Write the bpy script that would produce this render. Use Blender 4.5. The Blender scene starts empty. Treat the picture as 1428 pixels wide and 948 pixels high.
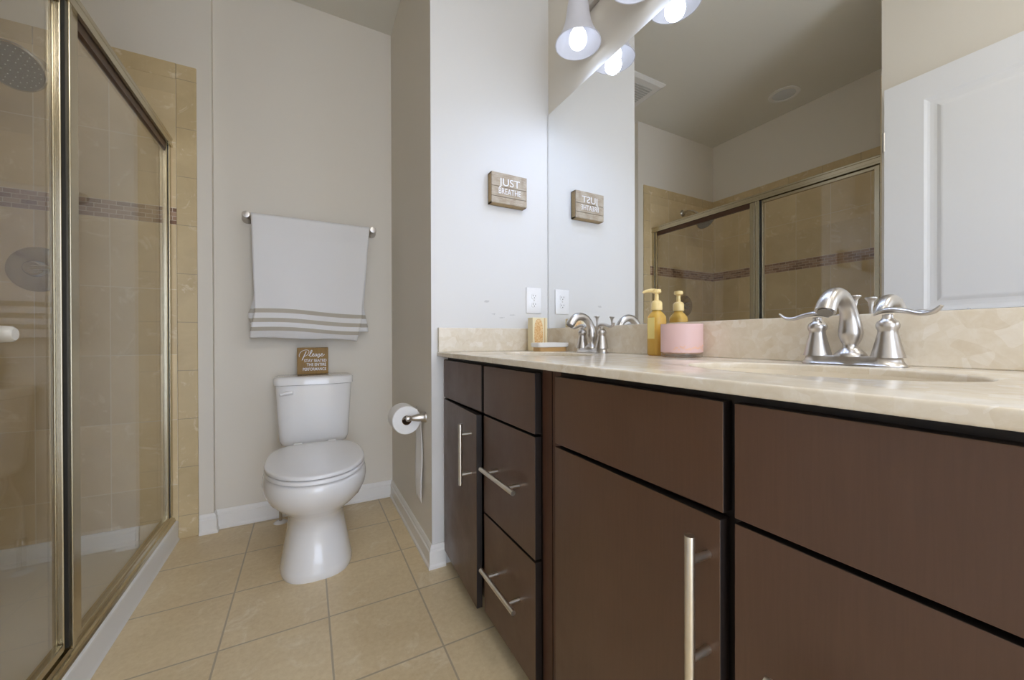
import bpy, bmesh, math, random
from mathutils import Vector, Matrix
random.seed(4)
PI = math.pi
S = bpy.context.scene
C = S.collection

# ------------------------------------------------------------------ camera
yaw, pitch, roll, fpx = .4902, -.0034, -.0028, 535.78
cd = bpy.data.cameras.new('camera'); cam = bpy.data.objects.new('camera', cd); C.objects.link(cam)
cd.sensor_fit = 'HORIZONTAL'; cd.sensor_width = 36; cd.lens = 36 * fpx / 1428
cd.clip_start = .02; cd.clip_end = 60
cy_, sy_ = math.cos(yaw), math.sin(yaw)
r0 = Vector((cy_, -sy_, 0)); f0 = Vector((sy_, cy_, 0)); u0 = Vector((0, 0, 1))
f1 = f0 * math.cos(pitch) + u0 * math.sin(pitch); u1 = u0 * math.cos(pitch) - f0 * math.sin(pitch)
r2 = r0 * math.cos(roll) + u1 * math.sin(roll); u2 = u1 * math.cos(roll) - r0 * math.sin(roll)
m = Matrix((r2, u2, -f1)).transposed().to_4x4(); m.translation = Vector((0, 0, .94))
cam.matrix_world = m
S.camera = cam
# ------------------------------------------------------------------ world, exposure
w = bpy.data.worlds.new('world'); S.world = w; w.use_nodes = True
w.node_tree.nodes['Background'].inputs[0].default_value = (.74, .83, 1, 1)
w.node_tree.nodes['Background'].inputs[1].default_value = 5.6
S.view_settings.view_transform = 'Standard'; S.view_settings.look = 'None'
S.view_settings.exposure = -.16; S.view_settings.gamma = 1; S.view_settings.use_curve_mapping = False
S.cycles.use_denoising = True
S.cycles.max_bounces = 14; S.cycles.diffuse_bounces = 9; S.cycles.glossy_bounces = 8
S.cycles.transparent_max_bounces = 24; S.cycles.transmission_bounces = 10
S.cycles.sample_clamp_indirect = 12; S.cycles.sample_clamp_direct = 0
S.cycles.caustics_reflective = True; S.cycles.blur_glossy = .3
BULB, SHADE, DOME_FILL, SPOT = 1.9, .10, 38.0, 4.2
COOL = (.52, .66, 1.0)
WARM = (1.0, .97, .93)

# ------------------------------------------------------------------ layout
XP, YT, YE, ZC, XM = .4508, 2.3776, 1.549, 2.757, 1.0286
YS, XSB, XH, YN = 2.333, -1.377, -.57, .82
ZCt, ZCb, XC, XF = .886, .868, .4736, .5

# ------------------------------------------------------------------ materials
def mat(name, col=(.8,.8,.8), rough=.5, metal=0., spec=.5, **k):
    M = bpy.data.materials.new(name); M.use_nodes = True
    b = M.node_tree.nodes['Principled BSDF']
    b.inputs['Base Color'].default_value = (*col, 1); b.inputs['Roughness'].default_value = rough
    b.inputs['Metallic'].default_value = metal; b.inputs['Specular IOR Level'].default_value = spec
    for kk, v in k.items(): b.inputs[kk.replace('_', ' ')].default_value = v
    return M
class G:
    def __init__(s, M): s.t = M.node_tree; s.b = s.t.nodes['Principled BSDF']
    def n(s, typ, **k):
        x = s.t.nodes.new(typ)
        for kk, v in k.items(): setattr(x, kk, v)
        return x
    def L(s, a, b): s.t.links.new(a, b)
    def math(s, op, a, b=None, c=None):
        x = s.n('ShaderNodeMath', operation=op)
        for i, v in enumerate((a, b, c)):
            if v is None: continue
            if isinstance(v, (int, float)): x.inputs[i].default_value = v
            else: s.L(v, x.inputs[i])
        return x.outputs[0]
    def pos(s):
        g = s.n('ShaderNodeNewGeometry'); q = s.n('ShaderNodeSeparateXYZ'); s.L(g.outputs['Position'], q.inputs[0])
        return g.outputs['Position'], q.outputs
    def noise(s, vec, scale, detail=4, rough=.55, dist=0., sc3=None):
        if sc3:
            mp = s.n('ShaderNodeMapping'); mp.inputs['Scale'].default_value = sc3; s.L(vec, mp.inputs[0]); vec = mp.outputs[0]
        x = s.n('ShaderNodeTexNoise'); x.inputs['Scale'].default_value = scale; x.inputs['Detail'].default_value = detail
        x.inputs['Roughness'].default_value = rough; x.inputs['Distortion'].default_value = dist
        s.L(vec, x.inputs['Vector']); return x.outputs['Fac']
    def ramp(s, fac, stops):
        x = s.n('ShaderNodeValToRGB'); e = x.color_ramp.elements
        while len(e) < len(stops): e.new(.5)
        for i, (p, c) in enumerate(stops):
            e[i].position = p; e[i].color = (*c, 1) if not isinstance(c, (int, float)) else (c, c, c, 1)
        s.L(fac, x.inputs[0]); return x.outputs[0]
    def mix(s, f, a, b, mode='MIX'):
        x = s.n('ShaderNodeMix', data_type='RGBA', blend_type=mode)
        for i, v in ((0, f), (6, a), (7, b)):
            if isinstance(v, (int, float)): x.inputs[i].default_value = v
            elif isinstance(v, tuple): x.inputs[i].default_value = (*v, 1)
            else: s.L(v, x.inputs[i])
        return x.outputs[2]
    def bump(s, h, st=.2, d=.002):
        x = s.n('ShaderNodeBump'); x.inputs['Strength'].default_value = st; x.inputs['Distance'].default_value = d
        s.L(h, x.inputs['Height']); s.L(x.outputs[0], s.b.inputs['Normal'])

def grid_mask(g, a, a0, sa, wid):
    """distance of coordinate a to the nearest joint of spacing sa -> 1 in the joint ; also the cell index"""
    t = g.math('DIVIDE', g.math('SUBTRACT', a, a0), sa)
    fl = g.math('FLOOR', t); fr = g.math('SUBTRACT', t, fl)
    d = g.math('MULTIPLY', g.math('MINIMUM', fr, g.math('SUBTRACT', 1., fr)), sa)
    return g.math('LESS_THAN', d, wid / 2), fl
def stone(g, P, base, dark, light, scale=5.):
    a = g.noise(P, scale, 6, .6, .6)
    c = g.mix(g.ramp(a, [(.32, 0.), (.68, 1.)]), dark, base)
    v = g.noise(P, scale * 1.7, 8, .68, 1.6)
    c = g.mix(g.math('MULTIPLY', g.ramp(v, [(.57, 0.), (.68, 1.)]), .55), c, light)
    return c
def wall_tile(name, ax, a0, sa=.2285, rows=(-.045, .305), mosaic=True, extra_rows=None):
    M = mat(name, rough=.32, spec=.45); g = G(M); P, q = g.pos(); A = q[ax]; Z = q[2]
    m1, i1 = grid_mask(g, A, a0, sa, .0030)
    # rows below the mosaic band and rows above it share one pitch
    m2, i2 = grid_mask(g, Z, rows[0], rows[1], .0030)
    up = g.math('GREATER_THAN', Z, 1.517)
    m3, i3 = grid_mask(g, Z, 1.557, .305, .0030)
    mr = g.math('ADD', g.math('MULTIPLY', m2, g.math('SUBTRACT', 1., up)), g.math('MULTIPLY', m3, up))
    mz = g.math('MAXIMUM', m1, mr)
    cell = g.n('ShaderNodeCombineXYZ'); g.L(i1, cell.inputs[0]); g.L(g.math('ADD', i2, g.math('MULTIPLY', up, 20.)), cell.inputs[1])
    wn = g.n('ShaderNodeTexWhiteNoise', noise_dimensions='3D'); g.L(cell.outputs[0], wn.inputs[0])
    off = g.n('ShaderNodeVectorMath', operation='ADD'); g.L(P, off.inputs[0])
    sc = g.n('ShaderNodeVectorMath', operation='SCALE'); sc.inputs['Scale'].default_value = 9.; g.L(wn.outputs['Color'], sc.inputs[0]); g.L(sc.outputs[0], off.inputs[1])
    c = stone(g, off.outputs[0], (.70, .565, .345), (.60, .47, .27), (.86, .78, .63), 4.2)
    hs = g.n('ShaderNodeHueSaturation'); g.L(c, hs.inputs['Color']); g.L(g.math('ADD', g.math('MULTIPLY', wn.outputs['Value'], .12), .94), hs.inputs['Value'])
    c = g.mix(mz, hs.outputs[0], (.72, .64, .50))
    h = mz
    if mosaic:
        band = g.math('MULTIPLY', g.math('GREATER_THAN', Z, 1.479), g.math('LESS_THAN', Z, 1.556))
        zz = g.math('SUBTRACT', Z, 1.479); n1, r1 = grid_mask(g, zz, 0., .0193, .0022)
        st = g.math('MULTIPLY', g.math('MODULO', r1, 2.), .024)
        n2, r2_ = grid_mask(g, g.math('ADD', A, st), 0., .048, .0022)
        nm = g.math('MAXIMUM', n1, n2)
        cc = g.n('ShaderNodeCombineXYZ'); g.L(r1, cc.inputs[0]); g.L(r2_, cc.inputs[1])
        w2 = g.n('ShaderNodeTexWhiteNoise', noise_dimensions='3D'); g.L(cc.outputs[0], w2.inputs[0])
        bc = g.ramp(w2.outputs['Value'], [(0, (.19, .095, .055)), (.5, (.32, .19, .12)), (1, (.42, .28, .19))])
        bc = g.mix(nm, bc, (.58, .50, .42))
        c = g.mix(band, c, bc)
        h = g.math('ADD', g.math('MULTIPLY', mz, g.math('SUBTRACT', 1., band)), g.math('MULTIPLY', nm, band))
    g.L(c, g.b.inputs['Base Color'])
    g.bump(g.math('SUBTRACT', 1., h), .35, .002)
    return M
M = {}
def paint(name, col, r=.55):
    M_ = mat(name, col, r, spec=.3); g = G(M_); P, q = g.pos()
    g.bump(g.noise(P, 220, 2), .06, .001); return M_
M['wall'] = paint('wall_paint', (.745, .705, .63))
M['ceiling'] = paint('ceiling_paint', (.70, .68, .61), .8)
M['trim'] = mat('trim_paint', (.84, .835, .82), .32)
M['door'] = mat('door_paint', (.80, .81, .83), .4)
# end wall: same paint, cool lamp light tinted into its colour, plus scuffs
Mx = M['endwall'] = paint('scuffed_cool_lit_paint', (.705, .70, .69)); g = G(Mx); P, q = g.pos()
def spot(x, z, rx, rz):
    d = g.math('ADD', g.math('POWER', g.math('DIVIDE', g.math('SUBTRACT', q[0], x), rx), 2.), g.math('POWER', g.math('DIVIDE', g.math('SUBTRACT', q[2], z), rz), 2.))
    return g.math('LESS_THAN', g.math('ADD', d, g.math('MULTIPLY', g.math('SUBTRACT', g.noise(P, 190, 3), .5), 5.)), .55)
s_ = None
for a in ((.700, 1.105, .016, .005), (.775, 1.035, .018, .003), (.83, 1.048, .016, .003), (.735, 1.05, .01, .004)):
    t = spot(*a); s_ = t if s_ is None else g.math('MAXIMUM', s_, t)
g.L(g.mix(g.math('MULTIPLY', s_, .55), (.705, .70, .69), (.42, .42, .42)), g.b.inputs['Base Color'])

# floor
Mf = M['floor'] = mat('floor_tile', rough=.33, spec=.45); g = G(Mf); P, q = g.pos()
m1, i1 = grid_mask(g, q[0], -.2415, .3036, .0055); m2, i2 = grid_mask(g, q[1], 2.0455, .3036, .0055)
mz = g.math('MAXIMUM', m1, m2)
cell = g.n('ShaderNodeCombineXYZ'); g.L(i1, cell.inputs[0]); g.L(i2, cell.inputs[1])
wn = g.n('ShaderNodeTexWhiteNoise', noise_dimensions='3D'); g.L(cell.outputs[0], wn.inputs[0])
off = g.n('ShaderNodeVectorMath', operation='ADD'); g.L(P, off.inputs[0])
sc = g.n('ShaderNodeVectorMath', operation='SCALE'); sc.inputs['Scale'].default_value = 9.; g.L(wn.outputs['Color'], sc.inputs[0]); g.L(sc.outputs[0], off.inputs[1])
c = stone(g, off.outputs[0], (.76, .62, .39), (.66, .52, .31), (.88, .80, .64), 3.6)
fine = g.noise(P, 60, 5, .7)
c = g.mix(.25, c, g.ramp(fine, [(.35, (.60, .46, .27)), (.65, (.88, .77, .57))]))
c = g.mix(mz, c, (.46, .38, .27)); g.L(c, g.b.inputs['Base Color'])
g.bump(g.math('ADD', g.math('SUBTRACT', 1., mz), g.math('MULTIPLY', fine, .12)), .35, .002)

M['tile_x'] = wall_tile('shower_tile_x', 0, -.5375)
M['tile_y'] = wall_tile('shower_tile_y', 1, 2.333 - .2285 * 9 - .02)
M['tile_edge'] = wall_tile('bullnose_tile_vertical', 0, 9., 3., (.1083, .2285), mosaic=False)
g = None
def bull(name, ax, a0, horizontal):
    Mb = mat(name, rough=.3, spec=.45); g = G(Mb); P, q = g.pos()
    mk, ii = grid_mask(g, q[ax], a0, .2285, .003)
    c = stone(g, P, (.64, .51, .30), (.54, .42, .235), (.86, .78, .63), 5.5)
    c = g.mix(mk, c, (.40, .32, .21)); g.L(c, g.b.inputs['Base Color']); g.bump(g.math('SUBTRACT', 1., mk), .4, .002); return Mb
M['bull_z'] = bull('bullnose_column', 2, .1083, 0)
M['bull_x'] = bull('bullnose_row_x', 0, -.5375, 1)
M['bull_y'] = bull('bullnose_row_y', 1, 1.2222, 1)

# countertop marble
def marble(name, base, lo, hi):
    Mm = mat(name, rough=.16, spec=.5); g = G(Mm); P, q = g.pos()
    wv = g.n('ShaderNodeTexNoise'); wv.inputs['Scale'].default_value = 9; g.L(P, wv.inputs['Vector'])
    wm = g.n('ShaderNodeMix', data_type='RGBA', blend_type='LINEAR_LIGHT'); wm.inputs[0].default_value = .05; g.L(P, wm.inputs[6]); g.L(wv.outputs['Color'], wm.inputs[7])
    v = g.n('ShaderNodeTexVoronoi'); v.inputs['Scale'].default_value = 38; g.L(wm.outputs[2], v.inputs['Vector'])
    sp = g.n('ShaderNodeSeparateColor'); g.L(v.outputs['Color'], sp.inputs[0])
    c = g.ramp(sp.outputs[0], [(0, lo), (.3, base), (.7, base), (1, hi)])
    n_ = g.noise(P, 34, 6, .7, .8)
    c = g.mix(.45, c, g.ramp(n_, [(.3, lo), (.5, base), (.7, hi)]))
    g.L(c, g.b.inputs['Base Color']); return Mm
M['marble'] = marble('cream_marble', (.74, .665, .54), (.66, .565, .42), (.84, .79, .71))
M['basin'] = mat('cast_basin', (.70, .62, .49), .12)

# cabinet wood
def wood(name, c1, c2, sc3, rough=.36):
    Mw = mat(name, rough=rough, spec=.5); g = G(Mw); P, q = g.pos()
    a = g.noise(P, 6, 6, .6, .5, sc3); b = g.noise(P, 2.2, 3, .5, .5)
    c = g.mix(g.ramp(a, [(.35, 0.), (.65, 1.)]), c1, c2)
    c = g.mix(g.math('MULTIPLY', g.ramp(b, [(.4, 0.), (.7, 1.)]), .4), c, tuple(x * 1.35 for x in c2))
    g.L(c, g.b.inputs['Base Color'])
    g.L(g.ramp(g.noise(P, 9, 4, .6), [(.3, rough - .06), (.7, rough + .08)]), g.b.inputs['Roughness'])
    g.bump(g.noise(P, 8, 5, .6, 0., sc3), .05, .0008); return Mw
M['cab'] = wood('espresso_wood', (.088, .045, .025), (.100, .051, .029), (6, 30, 1.6), .35)
M['cab_frame'] = wood('espresso_frame', (.065, .026, .014), (.085, .034, .018), (6, 30, 1.2), .45)
M['cab_black'] = mat('black_brown_stain', (.012, .007, .005), .5)
M['dark'] = mat('dark_gap', (.012, .008, .006), .8)
M['nickel'] = mat('brushed_nickel', (.56, .535, .51), .31, 1.)
M['nickel2'] = mat('satin_nickel_pull', (.74, .70, .62), .30, 1.)
M['frame'] = mat('satin_brass_nickel', (.56, .50, .37), .24, 1.)
M['chrome'] = mat('shower_chrome', (.58, .55, .50), .22, 1.)
M['porcelain'] = mat('porcelain', (.86, .86, .865), .07, spec=.55)
M['porcelain'].node_tree.nodes['Principled BSDF'].inputs['Coat Weight'].default_value = .4
M['plastic'] = mat('white_plastic', (.86, .86, .87), .22)
M['acrylic'] = mat('white_acrylic', (.82, .83, .83), .22)
M['rubber'] = mat('dark_rubber', (.02, .02, .018), .5)
M['black'] = mat('slot_black', (.02, .02, .02), .5)
# mirror
Mm = M['mirror'] = mat('mirror_silver', (.93, .94, .94), .0, 1.)
M['mirror_edge'] = mat('mirror_edge', (.55, .60, .60), .2, .6)
# thin architectural glass
def glass(name, tint, haze):
    Mg = bpy.data.materials.new(name); Mg.use_nodes = True; t = Mg.node_tree; t.nodes.clear()
    o = t.nodes.new('ShaderNodeOutputMaterial'); mx = t.nodes.new('ShaderNodeMixShader'); tr = t.nodes.new('ShaderNodeBsdfTransparent')
    gl = t.nodes.new('ShaderNodeBsdfGlossy'); fr = t.nodes.new('ShaderNodeFresnel'); m2 = t.nodes.new('ShaderNodeMixShader'); df = t.nodes.new('ShaderNodeBsdfDiffuse')
    tr.inputs[0].default_value = (*tint, 1); gl.inputs[0].default_value = (1, 1, 1, 1); gl.inputs['Roughness'].default_value = .015; ge = t.nodes.new('ShaderNodeNewGeometry'); mr = t.nodes.new('ShaderNodeMapRange'); mr.inputs['To Min'].default_value = 1.42; mr.inputs['To Max'].default_value = 1 / 1.42
    t.links.new(ge.outputs['Backfacing'], mr.inputs['Value']); t.links.new(mr.outputs[0], fr.inputs[0])
    df.inputs[0].default_value = (.8, .8, .76, 1); m2.inputs[0].default_value = haze
    t.links.new(fr.outputs[0], mx.inputs[0]); t.links.new(tr.outputs[0], mx.inputs[1]); t.links.new(gl.outputs[0], mx.inputs[2])
    t.links.new(mx.outputs[0], m2.inputs[1]); t.links.new(df.outputs[0], m2.inputs[2]); t.links.new(m2.outputs[0], o.inputs[0]); return Mg
M['glass'] = glass('shower_glass', (.985, .985, .97), .006)
def emis(name, col, st, base=(.9, .9, .9)):
    e = mat(name, base, .35); b = e.node_tree.nodes['Principled BSDF']
    b.inputs['Emission Color'].default_value = (*col, 1); b.inputs['Emission Strength'].default_value = st; return e
M['bulb'] = emis('lit_bulb', (.85, .93, 1.), BULB)
M['shade'] = emis('frosted_lit_glass', (.86, .87, 1.0), SHADE, (.55, .55, .60))
M['wood_sign'] = wood('golden_stained_wood', (.20, .105, .014), (.28, .155, .024), (40, 8, 4), .5)
def planks():
    Mp = mat('weathered_planks', rough=.7); g = G(Mp); P, q = g.pos()
    a = g.noise(P, 5, 7, .7, .6, (5, 20, 60)); b = g.noise(P, 26, 4, .6)
    c = g.ramp(a, [(.25, (.26, .20, .14)), (.5, (.44, .365, .27)), (.75, (.60, .53, .43))])
    c = g.mix(.35, c, g.ramp(b, [(.4, (.30, .23, .16)), (.62, (.55, .50, .43))]))
    g.L(c, g.b.inputs['Base Color']); g.bump(a, .4, .002); return Mp
M['planks'] = planks()
M['sidewood'] = wood('plank_side', (.36, .25, .12), (.46, .33, .17), (8, 8, 40), .6)
M['white_paint'] = mat('white_lettering', (.82, .82, .84), .6)
Mt = M['towel'] = mat('terry_white', (.85, .85, .86), .95, spec=.1); g = G(Mt); P, q = g.pos()
g.bump(g.noise(P, 520, 3, .7), .5, .003); g.b.inputs['Sheen Weight'].default_value = .3
M['taupe'] = mat('terry_taupe', (.50, .45, .37), .95, spec=.1)
M['paper'] = mat('tissue_paper', (.87, .87, .87), .9, spec=.1)
M['cardboard'] = mat('cardboard_core', (.20, .11, .05), .8)
M['amber'] = mat('amber_soap', (.86, .56, .12), .10, Transmission_Weight=.35, IOR=1.4)
M['amber_label'] = mat('yellow_bottle_label', (.84, .70, .26), .4)
M['cream_plastic'] = mat('cream_pump_plastic', (.84, .66, .30), .3)
M['pink'] = mat('pink_label', (.76, .53, .52), .45)
M['peach_ink'] = mat('peach_pattern', (.86, .52, .30), .45)
M['jar'] = glass('jar_glass', (.93, .88, .82), .05)
M['wax'] = mat('candle_wax', (.86, .62, .52), .5)
M['tray_white'] = mat('white_ceramic_tray', (.86, .86, .85), .25)
M['bamboo'] = mat('bamboo', (.55, .34, .14), .45)
Ms = M['swirl'] = mat('agate_swirl_print', rough=.45); g = G(Ms); P, q = g.pos()
g.L(g.ramp(g.noise(P, 30, 5, .6, 2.5), [(.38, (.82, .58, .30)), (.47, (.62, .30, .08)), (.55, (.86, .66, .36)), (.64, (.62, .34, .10)), (.75, (.86, .76, .55))]), g.b.inputs['Base Color'])
M['cream_card'] = mat('cream_card', (.80, .70, .46), .5)
M['vent_grey'] = mat('vent_white', (.74, .73, .70), .5)
M['lens_off'] = mat('unlit_lens', (.62, .64, .66), .25)

# ------------------------------------------------------------------ helpers
OFF = {}
def link(o, parent=None):
    C.objects.link(o)
    if parent is not None: o.parent = parent
    return o
def thing(name, label, cat, loc=(0, 0, 0), group=None):
    o = bpy.data.objects.new(name, None); C.objects.link(o); o.location = loc; o.empty_display_size = .05
    o['label'] = label; o['category'] = cat
    if group: o['group'] = group
    OFF[o.name] = Vector(loc); return o
def obj(name, bm, m, parent=None, smooth=False, label=None, kind=None, cat=None, group=None, ang=40):
    me = bpy.data.meshes.new(name)
    bmesh.ops.recalc_face_normals(bm, faces=bm.faces)
    off = OFF[parent.name] if parent is not None else Vector((0, 0, 0))
    if parent is not None: bmesh.ops.translate(bm, verts=bm.verts, vec=-off)
    bm.to_mesh(me); bm.free()
    for mm in (m if isinstance(m, (list, tuple)) else [m]): me.materials.append(mm)
    if smooth:
        me.polygons.foreach_set('use_smooth', [True] * len(me.polygons))
        me.set_sharp_from_angle(angle=math.radians(ang))
    o = bpy.data.objects.new(name, me); link(o, parent); OFF[o.name] = off
    if label: o['label'] = label
    if kind: o['kind'] = kind
    if cat: o['category'] = cat
    if group: o['group'] = group
    return o
def B(): return bmesh.new()
def box(bm, x0, x1, y0, y1, z0, z1, r=0., seg=2, mi=0):
    r_ = bmesh.ops.create_cube(bm, size=1.); vs = r_['verts']
    for v in vs: v.co = Vector(((x0 + x1) / 2 + v.co.x * (x1 - x0), (y0 + y1) / 2 + v.co.y * (y1 - y0), (z0 + z1) / 2 + v.co.z * (z1 - z0)))
    fs = {f for v in vs for f in v.link_faces}
    for f in fs: f.material_index = mi
    if r: bmesh.ops.bevel(bm, geom=list({e for v in vs for e in v.link_edges}), offset=r, segments=seg, profile=.5, affect='EDGES', clamp_overlap=True)
    return bm
def bx(*a, **k): return box(B(), *a, **k)
def lathe(bm, prof, origin=(0, 0, 0), axis=(0, 0, 1), n=32, closed=False):
    ax = Vector(axis).normalized(); a = ax.orthogonal().normalized(); b = ax.cross(a); o = Vector(origin); rings = []
    for (r, h) in prof:
        if r < 1e-6: rings.append([bm.verts.new(o + ax * h)])
        else: rings.append([bm.verts.new(o + ax * h + (a * math.cos(2 * PI * i / n) + b * math.sin(2 * PI * i / n)) * r) for i in range(n)])
    pr = list(zip(rings, rings[1:])) + ([(rings[-1], rings[0])] if closed else [])
    for p, q in pr:
        for i in range(n):
            j = (i + 1) % n
            if len(p) == 1 and len(q) == 1: continue
            if len(p) == 1: bm.faces.new((p[0], q[j], q[i]))
            elif len(q) == 1: bm.faces.new((p[i], p[j], q[0]))
            else: bm.faces.new((p[i], p[j], q[j], q[i]))
    return bm
def loft(bm, rings, cap=True, mi=0):
    R = [[bm.verts.new(p) for p in r] for r in rings]; n = len(R[0])
    for p, q in zip(R, R[1:]):
        for i in range(n): bm.faces.new((p[i], p[(i + 1) % n], q[(i + 1) % n], q[i])).material_index = mi
    if cap: bm.faces.new(list(reversed(R[0]))).material_index = mi; bm.faces.new(R[-1]).material_index = mi
    return bm
def smooth_path(pts, k=6):
    P_ = [Vector(p) for p in pts]; out = []
    for i in range(len(P_) - 1):
        a, b, c, d = P_[max(i - 1, 0)], P_[i], P_[i + 1], P_[min(i + 2, len(P_) - 1)]
        for s in range(k):
            t = s / k; out.append(.5 * ((2 * b) + (c - a) * t + (2 * a - 5 * b + 4 * c - d) * t * t + (3 * b - a - 3 * c + d) * t ** 3))
    out.append(P_[-1]); return out
def tube(bm, pts, rad, n=16, sy=1., up=None, k=6, mi=0):
    """swept tube through smoothed points; rad number or per-point list; sy squashes one radius"""
    if not isinstance(rad, (list, tuple)): rad = [rad] * len(pts)
    pp = smooth_path([(*p,) for p in pts], k) if k > 1 else [Vector(p) for p in pts]
    rr = [v.x for v in smooth_path([(r, 0, 0) for r in rad], k)] if k > 1 else rad
    ref = Vector(up) if up else None; rings = []; prev = None
    for i, p in enumerate(pp):
        t = (pp[min(i + 1, len(pp) - 1)] - pp[max(i - 1, 0)]).normalized()
        if ref is not None: a = (ref - t * ref.dot(t)).normalized()
        elif prev is None: a = t.orthogonal().normalized()
        else: a = (prev - t * prev.dot(t)).normalized()
        prev = a; b = t.cross(a)
        rings.append([p + (a * math.cos(2 * PI * j / n) * sy + b * math.sin(2 * PI * j / n)) * rr[i] for j in range(n)])
    return loft(bm, rings, True, mi)
def cyl(bm, a, b, r, n=20): return tube(bm, [a, b], r, n, k=1)
def text_bm(s, size, shear=0., ext=.0006, sx=1., align='LEFT', space=1., bold=.028):
    cu = bpy.data.curves.new('t', 'FONT'); cu.body = s; cu.size = size; cu.shear = shear; cu.extrude = ext; cu.align_x = align; cu.space_character = space; cu.offset = size * bold
    o = bpy.data.objects.new('t', cu); C.objects.link(o); dg = bpy.context.evaluated_depsgraph_get(); dg.update()
    me = bpy.data.meshes.new_from_object(o.evaluated_get(dg)); bm = B(); bm.from_mesh(me)
    bpy.data.objects.remove(o); bpy.data.curves.remove(cu); bpy.data.meshes.remove(me)
    for v in bm.verts: v.co.x *= sx
    return bm
def place(bm, origin, right, up):
    r_, u_ = Vector(right), Vector(up); n_ = r_.cross(u_); o = Vector(origin)
    for v in bm.verts: v.co = o + r_ * v.co.x + u_ * v.co.y + n_ * v.co.z
    return bm
def copy_tree(o, parent=None):
    c_ = o.copy(); C.objects.link(c_)
    if parent is not None: c_.parent = parent
    for ch in list(o.children): copy_tree(ch, c_)
    return c_
def st(name, bm, m, **k): return obj(name, bm, m, kind='structure', **k)

# ------------------------------------------------------------------ room shell
YB = -1.25
st('floor', bx(-1.6, 1.2, YB - .1, 2.5, -.06, 0), M['floor'])
st('ceiling', bx(-1.6, 1.2, YB - .1, 2.5, ZC, ZC + .06), M['ceiling'])
st('wall_far', bx(-.405, 1.2, YT, 2.5, 0, ZC), M['wall'])
st('wall_far_shower', bx(-1.6, -.405, YS + .008, 2.5, 0, ZC), M['wall'])
st('wall_partition', bx(XP, 1.2, YE + .004, YT, 0, ZC), M['wall'])
st('wall_vanity_end', bx(XP, XM, YE, YE + .004, 0, ZC), M['endwall'])
st('wall_right', bx(XM, 1.2, YB - .1, YE + .004, 0, ZC), M['wall'])
st('wall_left_shower', bx(-1.6, XSB - .008, YN - .12, YS + .008, 0, ZC), M['wall'])
st('wall_left', bx(-1.6, -.45, YB - .1, YN - .008, 0, ZC), M['wall'])
bm = B(); box(bm, -.45, -.30, YB - .1, YB, 0, ZC); box(bm, .60, XM, YB - .1, YB, 0, ZC); box(bm, -.30, .60, YB - .1, YB, 2.13, ZC)
st('wall_back', bm, M['wall'])       # unseen doorway opening, added to let world light in as fill
# tiled faces of the shower alcove
ZT = 2.2354; ZB = 2.16
st('wall_far_tile', bx(XSB, -.538, YS, YS + .008, 0, ZB), M['tile_x'])
st('trim_1', bx(-.538, -.462, YS - .001, YS + .008, 0, ZT, r=.003), M['bull_z'])
st('trim_2', bx(XSB, -.538, YS - .001, YS + .008, ZB, ZT, r=.002), M['bull_x'])
st('wall_left_tile', bx(XSB - .008, XSB, YN, YS, 0, ZB), M['tile_y'])
st('trim_3', bx(XSB - .008, XSB + .001, YN, YS, ZB, ZT, r=.002), M['bull_y'])
st('wall_near_tile', bx(XSB, -.538, YN - .008, YN, 0, ZB), M['tile_x'])
st('trim_4', bx(-.538, -.462, YN - .008, YN + .001, 0, ZT, r=.003), M['bull_z'])
st('trim_5', bx(XSB, -.538, YN - .008, YN + .001, ZB, ZT, r=.002), M['bull_x'])
# baseboards: profile lofted along a run
def baseboard(name, pts, h=.094, t=.014):
    """one mitred run; the room lies on the right-hand side of the direction of travel"""
    P_ = [Vector((*p, 0)) for p in pts]
    prof = [(0, .0005), (t + .005, .0005), (t + .005, .010), (t, .018), (t, h - .026), (t - .004, h - .020), (t - .004, h - .012), (t - .009, h), (0, h)]
    rings = []
    for i, p in enumerate(P_):
        ns = []
        for a, b in ((i - 1, i), (i, i + 1)):
            if a >= 0 and b < len(P_): d = (P_[b] - P_[a]).normalized(); ns.append(Vector((d.y, -d.x, 0)))
        n_ = ns[0] if len(ns) == 1 else (ns[0] + ns[1]) / (1 + ns[0].dot(ns[1]))
        rings.append([p + n_ * d + Vector((0, 0, z)) for d, z in prof])
    bm = B(); loft(bm, rings)
    return st(name, bm, M['trim'])
baseboard('baseboard_far', [(-.460, YS + .008), (-.405, YS + .008), (-.405, YT), (XP, YT), (XP, YE), (.505, YE)])

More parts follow.
